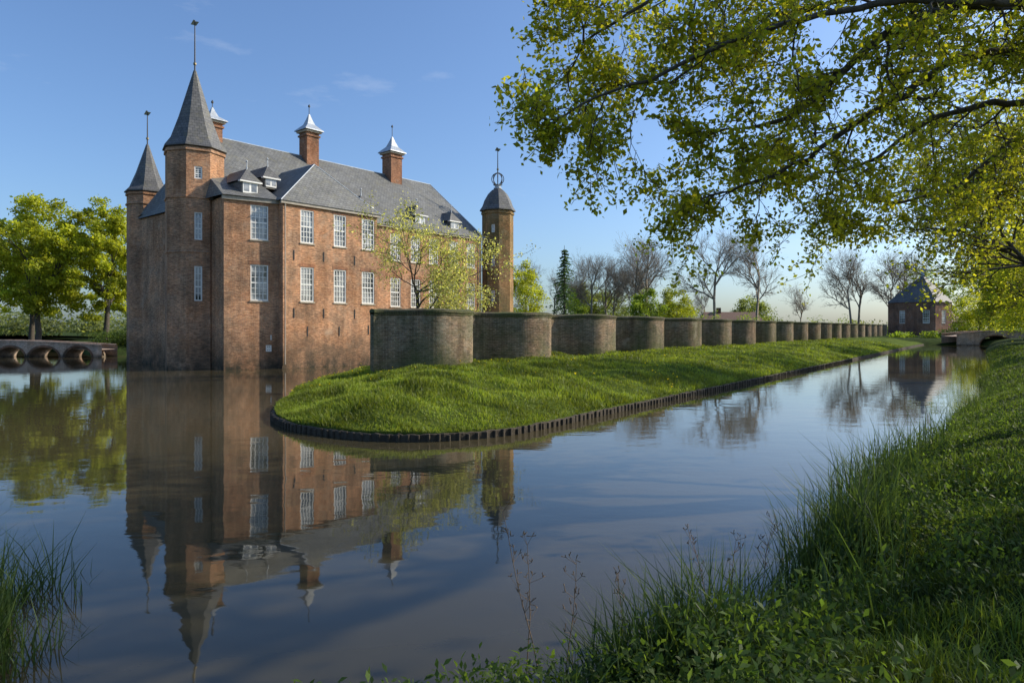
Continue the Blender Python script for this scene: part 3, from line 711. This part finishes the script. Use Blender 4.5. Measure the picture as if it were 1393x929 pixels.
for k, (x, y, Ln, sd) in enumerate([(31.2, 37.5, 7.8, 61), (42.5, 53, 7.4, 62), (55.5, 69, 7.0, 63), (71, 86, 6.8, 64), (88, 104, 6.6, 65)]):
    leafy('lime_tree', x, y, .9, Ln, .27, 4, sd, 2, .3, .24 if k < 2 else .32, LIMEP, keepf=.95, jit=.14, up=.03, kids=2, ratio=.59, spread=.8, n=4, first=1, rmin=.012)
leafy('added_shade_tree', 12.4, 8.0, 1.0, 3.6, .14, 3, 90, 5, .22, .16, GREEN_M, jit=.16, up=.02, kids=2, ratio=.62, spread=.85, n=4, first=1)  # unseen tree added right of the view to shade the near bank

oak = empty('oak_tree'); r = random.Random(77); segs, tips = [], []
tr = [(15.2, 14, .7), (15.1, 14, 3), (14.9, 13.8, 5.5), (14.8, 13.6, 8), (14.9, 13.8, 11)]
rads = [.55, .45, .4, .34, .25]
for a, b2, ra, rb in zip(tr[:-1], tr[1:], rads[:-1], rads[1:]): segs.append((np.array(a), np.array(b2), ra, rb))
LIMBS = [
 ([(14.8, 13.6, 7.6), (11.8, 12.6, 8.3), (8.98, 12, 8.46), (7.65, 12, 8.44), (6.88, 12, 8.1), (6.24, 12, 7.73), (5.6, 12, 7.15), (5.08, 12, 6.63), (4.56, 11.9, 6.37), (4.0, 11.8, 6.25)], .17),
 ([(14.8, 13.6, 8.0), (10.5, 12, 8.3), (7.14, 11, 8.06), (5.6, 11, 7.97), (4.65, 11, 7.79), (3.7, 11, 7.5), (2.64, 11, 7.02), (1.9, 11, 6.7), (1.3, 11, 6.5)], .10),
 ([(14.8, 13.8, 7), (12, 13.4, 7.9), (9.74, 13, 8.07), (8.44, 13, 7.9), (7.46, 13, 7.23), (6.48, 13, 6.67), (5.64, 13, 6.04), (4.8, 13, 5.69), (4.1, 13, 5.4)], .12),
 ([(14.9, 13.9, 6.5), (12.6, 14.3, 7.4), (10.86, 14.5, 7.59), (9.56, 14.5, 7.46), (8.63, 14.5, 7.04), (7.69, 14.5, 6.42), (6.76, 14.5, 6.1)], .10),
 ([(14.9, 14, 6), (13.4, 15.3, 7), (11.98, 16, 7.3), (11.07, 16, 6.62), (10.04, 16, 5.98), (8.83, 16, 5.76), (7.9, 16, 5.9)], .07),
 ([(14.8, 13.6, 8.2), (10, 12, 9.4), (6.2, 11.5, 9.0), (4.4, 11.5, 8.8), (2.9, 11.5, 8.5), (1.9, 11.5, 8.1), (1.2, 11.5, 7.6)], .10),
 ([(10.5, 12.2, 8.4), (8, 12.6, 9.2), (6, 12.8, 8.9), (4.5, 13, 8.3), (3.4, 13, 7.7), (2.7, 13, 7.3)], .07),
]
for li, (pl, r0) in enumerate(LIMBS):
    pts = [np.array(p, float) for p in pl]; fine = []
    for i_ in range(len(pts) - 1):
        p0, p1, p2, p3 = pts[max(i_ - 1, 0)], pts[i_], pts[i_ + 1], pts[min(i_ + 2, len(pts) - 1)]
        k = max(1, int(np.linalg.norm(p2 - p1) / .28))
        for j in range(k):
            t = j / k; fine.append(.5 * ((2 * p1) + (p2 - p0) * t + (2 * p0 - 5 * p1 + 4 * p2 - p3) * t * t + (3 * p1 - p0 - 3 * p2 + p3) * t ** 3) + rv(r) * .025)
    fine.append(pts[-1]); M_ = len(fine)
    for i_ in range(M_ - 1):
        f0 = i_ / M_; f1 = (i_ + 1) / M_
        ra, rb = r0 * (1 - f0) ** .8 + .015, r0 * (1 - f1) ** .8 + .015
        segs.append((fine[i_], fine[i_ + 1], ra, rb))
        pr_ = .32 if f0 < .45 else .66
        if f0 > .2 and r.random() < pr_:
            d = fine[i_ + 1] - fine[i_]; d /= np.linalg.norm(d); a = rv(r); a[2] = a[2] * .8 - .05; a -= d * a.dot(d); a /= np.linalg.norm(a)
            nd = d * .65 + a * .76
            grow(r, fine[i_ + 1], nd, r.uniform(.7, 1.35), max(.014, rb * .4), 2, segs, tips, .24, -.02, 1, .62, .8, 4, .005, 0)
    grow(r, fine[-1], fine[-1] - fine[-2], .9, .02, 2, segs, tips, .24, -.02, 2, .62, .8, 4, .005, 0)
T = np.array(tips)
P = cloud(T, 5, .085); cl = np.repeat(NR.uniform(.65, 1.3, len(T)), 5)
segs2, tips2 = [], []
for az, el, ln in ((0.2, .5, 4.2), (1.5, .6, 4.0), (-.9, .5, 4.4), (.9, 1.2, 4.2)):
    grow(r, (14.9, 13.8, 8 + r.uniform(0, 3)), (math.cos(az) * math.cos(el), math.sin(az) * math.cos(el), math.sin(el)), ln, .2, 3, segs2, tips2, .16, .02, 2, .66, .8, 4, .01, 1)
segs2 = [s_ for s_ in segs2 if s_[2] > .03 or r.random() < .4]
T2 = np.array(tips2); T2 = T2[NR.random(len(T2)) < .25]; P2 = cloud(T2, 3, .2)
limbs_mesh('limbs', segs + segs2, M_bark, oak, 4)
OAKP = ((.26, .31, .026), (.44, .42, .045))
leaves('foliage', P, np.full(len(P), .1), palette(len(P), *OAKP, clump=cl), M_leaf, oak, aspect=.62)
leaves('crown', P2, np.full(len(P2), .2), palette(len(P2), *OAKP), M_leaf, oak, aspect=.62)

# ------------------------------------------------------------------ grass blades
def blades(name, B, h, w, cols, mat, lean=.35):
    n_ = len(B); az = NR.random(n_) * 6.283; ld = np.stack([np.cos(az), np.sin(az), np.zeros(n_)], 1)
    fa = NR.random(n_) * 6.283; sd = np.stack([np.cos(fa), np.sin(fa), np.zeros(n_)], 1)
    ln = (lean * NR.random(n_) * h)[:, None]; hh = h[:, None]; up = np.array([[0, 0, 1.]])
    lv = []
    for t, ws in ((0, 1.), (.4, .95), (.75, .6), (1, .06)):
        c = B + up * hh * (t - .25 * (ln / hh) * t * t) + ld * ln * t * t; wd = sd * (w * ws * .5)[:, None]
        lv += [c - wd, c + wd]
    V_ = np.stack(lv, 1).reshape(-1, 3); b0 = (np.arange(n_) * 8)[:, None]
    F_ = np.concatenate([b0 + np.array([[0, 1, 3, 2]]), b0 + np.array([[2, 3, 5, 4]]), b0 + np.array([[4, 5, 7, 6]])], 0)
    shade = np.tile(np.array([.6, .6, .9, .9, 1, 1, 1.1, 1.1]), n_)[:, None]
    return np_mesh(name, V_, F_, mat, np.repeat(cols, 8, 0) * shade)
def patch(x, y): return .5 + .5 * np.sin(x * .9 + 2 * np.sin(y * .55)) * np.sin(y * .8 + 1.5 * np.sin(x * .6))
def patch2(x, y): return np.clip(.5 + .3 * (np.sin(x * .83 + 1.7 * np.sin(y * .47 + 1)) + np.sin(y * 1.37 + 2.1 * np.sin(x * .71)) + .8 * np.sin(x * 3.1 + y * 2.3 + 2 * np.sin(y * 1.9))), 0, 1)
ar = np.linalg.norm(BKs - FRs, axis=1); seg = np.linalg.norm(np.gradient(FRs, axis=0), axis=1) + .02
wt_ = ar * seg / (FRs[:, 1] ** 1.5); wt_[FRs[:, 1] > 95] = 0; wt_ /= wt_.sum()
n_ = 200000; si = NR.choice(NS, n_, p=wt_); a_ = NR.random(n_); s2 = np.minimum(si + 1, NS - 1); f_ = NR.random(n_)[:, None]
fr_ = FRs[si] * (1 - f_) + FRs[s2] * f_; bk_ = BKs[si] * (1 - f_) + BKs[s2] * f_
tt = a_[:, None] ** 1.2; Pq = fr_ * (1 - tt) + bk_ * tt
side = (Pq[:, 0] - (-25.3 + .709 * Pq[:, 1])) > -1.5
keep = side | (Pq[:, 1] < 36); Pq = Pq[keep]
z = island_z(Pq); pt = patch2(Pq[:, 0], Pq[:, 1])
hh = (.05 + .22 * pt * NR.random(len(Pq)) + .06 * NR.random(len(Pq))); dist = np.linalg.norm(Pq, axis=1)
w2_ = .011 + .0006 * dist
cols = palette(len(Pq), (.14, .21, .022), (.26, .30, .042), clump=.58 + .72 * patch2(Pq[:, 0] * 1.5 + 3, Pq[:, 1] * 1.5))
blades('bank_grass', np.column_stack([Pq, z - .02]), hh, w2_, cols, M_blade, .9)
si = NR.choice(len(Pq), 500); si = si[(Pq[si, 1] > 26) & (Pq[si, 1] < 45)]
leaves('dandelions', np.column_stack([Pq[si], z[si] + .2]), np.full(len(si), .07), np.tile([[.65, .5, .02]], (len(si), 1)), M_leaf, upbias=4, aspect=1)
dM = np.linalg.norm(MO, axis=1); sl_ = np.linalg.norm(np.roll(MO, -1, 0) - MO, axis=1)
vis = (MO[:, 1] > -2) & (MO[:, 0] > -6) & (MO[:, 1] < 75) & ((MO[:, 0] < 3) | (MO[:, 0] > .3 * MO[:, 1]))
pr = sl_ * vis / np.maximum(dM, 5) ** 1.7; pr /= pr.sum()
def bank_pts(n_, wfun, ymax=80):
    i_ = NR.choice(len(MO), n_, p=pr); w = wfun(n_); j = (i_ + 1) % len(MO); f_ = NR.random(n_)[:, None]
    b_ = MO[i_] * (1 - f_) + MO[j] * f_; nn = MN[i_] * (1 - f_) + MN[j] * f_
    q = b_ + nn * w[:, None]
    k = (q[:, 1] > 1.6) & (np.abs(q[:, 0]) < q[:, 1] * 1.0 + 1) & (np.linalg.norm(q, axis=1) > 2.6) & (q[:, 1] < ymax)
    q = q[k]; w = w[k]; zz = prof(w) + bumps(q[:, 0], q[:, 1]) * np.clip(w / 1.5, 0, 1)
    return q, w, zz
q, w, zz = bank_pts(250000, lambda n_: -.05 + NR.random(n_) ** 1.2 * 8)
dist = np.linalg.norm(q, axis=1); pt = patch2(q[:, 0] * 1.3, q[:, 1] * 1.3)
hh = .04 + .18 * pt * NR.random(len(q)) + .12 * NR.random(len(q)) * np.exp(-w / 1.5)
cols = palette(len(q), (.065, .115, .018), (.145, .195, .032), clump=.6 + .7 * patch2(q[:, 0] * 1.9 + 5, q[:, 1] * 2.1))  # darker blades: part of the oak's shade put into their colour
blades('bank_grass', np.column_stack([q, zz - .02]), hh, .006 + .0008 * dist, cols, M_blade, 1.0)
q, w, zz = bank_pts(52000, lambda n_: NR.normal(.06, .36, n_))
cl = patch(q[:, 0] * 2.4 + 1, q[:, 1] * 2.2 + 2)
k = (NR.random(len(q)) < cl ** 1.8 * 1.15) & ((q[:, 0] > .3) | (q[:, 0] < -3.95)); q, w, zz, cl = q[k], w[k], zz[k], cl[k]
right = (q[:, 0] > 2.0) & (q[:, 1] < 14)
hh = (.22 + .85 * NR.random(len(q)) ** 1.6) * (.5 + .65 * cl) * np.where(right, 1.3, 1.0) * np.where(q[:, 1] > 16, .7, 1)
cols = palette(len(q), (.035, .07, .02), (.09, .135, .035))
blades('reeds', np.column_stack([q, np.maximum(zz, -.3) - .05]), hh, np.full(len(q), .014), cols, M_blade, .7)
q, w, zz = bank_pts(4600, lambda n_: .1 + NR.random(n_) ** 1.5 * 3.2)
k = patch(q[:, 0] * 1.9 + 9, q[:, 1] * 2.1) > .42; q, zz = q[k], zz[k]
hgt = NR.uniform(.12, .65, len(q)); kk = 20
P = np.repeat(np.column_stack([q, zz]), kk, 0); tt = NR.random(len(P)); P[:, 2] += tt * np.repeat(hgt, kk); P[:, :2] += NR.normal(0, .05, (len(P), 2))
leaves('nettles', P, np.full(len(P), .055), palette(len(P), (.05, .09, .02), (.105, .16, .032), clump=.6 + .6 * tt), M_leaf, upbias=1.2, aspect=.42)
segs = []
for x, y, h in ((.25, 5.15, 1.55), (.12, 5.4, 1.25), (.42, 5.3, 1.1), (.9, 5.5, .9), (1.75, 6.0, 1.05), (2.0, 6.3, .95), (2.5, 6.9, 1.0)):
    p = np.array([x, y, -.1]); d = np.array([R.uniform(-.12, .05), 0, 1.])
    for k in range(8):
        d = d + rv(R) * .04; p2 = p + d / np.linalg.norm(d) * h / 8; segs.append((p, p2, .005 - .0004 * k, .005 - .0004 * (k + 1)))
        if k >= 3:
            for _ in range(3):
                a = rv(R) * .5; a[2] = abs(a[2]) + .4; a /= np.linalg.norm(a); e_ = p2 + a * R.uniform(.05, .13); segs.append((p2, e_, .002, .0015))
                for __ in range(3): segs.append((e_, e_ + rv(R) * .015 + np.array([0, 0, .02]), .002, .004))
        p = p2
V_, F_ = tubes(segs, 4); np_mesh('dry_weed_stalks', V_, F_, plain_mat('dry_stalk', (.18, .12, .07), .9))

# ------------------------------------------------------------------ sky, sun, camera
w = bpy.data.worlds.new('World'); scene.world = w; w.use_nodes = True; nt = w.node_tree
bg = nt.nodes['Background']; sky = nt.nodes.new('ShaderNodeTexSky'); sky.sky_type = 'NISHITA'; sky.sun_disc = False
sky.sun_elevation = SUN_EL; sky.sun_rotation = SUN_AZ; sky.altitude = 0; sky.air_density = 1.0; sky.dust_density = 1.8; sky.ozone_density = 2.6
tc = nt.nodes.new('ShaderNodeTexCoord'); mp = nt.nodes.new('ShaderNodeMapping'); mp.inputs['Scale'].default_value = (2.2, 2.2, 8); mp.inputs['Location'].default_value = (1.3, .4, 0)
L(nt, tc.outputs['Generated'], mp.inputs[0])
cf = ramp(nt, noise(nt, mp.outputs[0], 1.6, 8, 0.62), [(0.60, 0.0), (0.88, 0.35)])
tint = mixc(nt, 1.0, sky.outputs[0], (0.94, 1.11, 1.32), 'MULTIPLY')
c = mixc(nt, cf, tint, (7, 7.2, 7.6))
L(nt, c, bg.inputs['Color']); bg.inputs['Strength'].default_value = 0.145
ld = bpy.data.lights.new('sun', 'SUN'); ld.energy = 5.0; ld.angle = math.radians(.53); ld.color = (1, .91, .75)
lo = bpy.data.objects.new('sun', ld); COLL.objects.link(lo)
s = Vector((math.sin(SUN_AZ) * math.cos(SUN_EL), math.cos(SUN_AZ) * math.cos(SUN_EL), math.sin(SUN_EL)))
lo.rotation_euler = (-s).to_track_quat('-Z', 'Y').to_euler(); lo.location = (60, 20, 60)
cd = bpy.data.cameras.new('camera'); cam = bpy.data.objects.new('camera', cd); COLL.objects.link(cam)
cam.location = (0, 0, H_EYE); cam.rotation_euler = (math.pi / 2, 0, 0); cd.lens = 24.03; cd.sensor_width = 36; cd.shift_y = -.0126
cd.clip_start = .1; cd.clip_end = 9000
scene.camera = cam
scene.view_settings.view_transform = 'Standard'; scene.view_settings.look = 'None'; scene.view_settings.exposure = 0
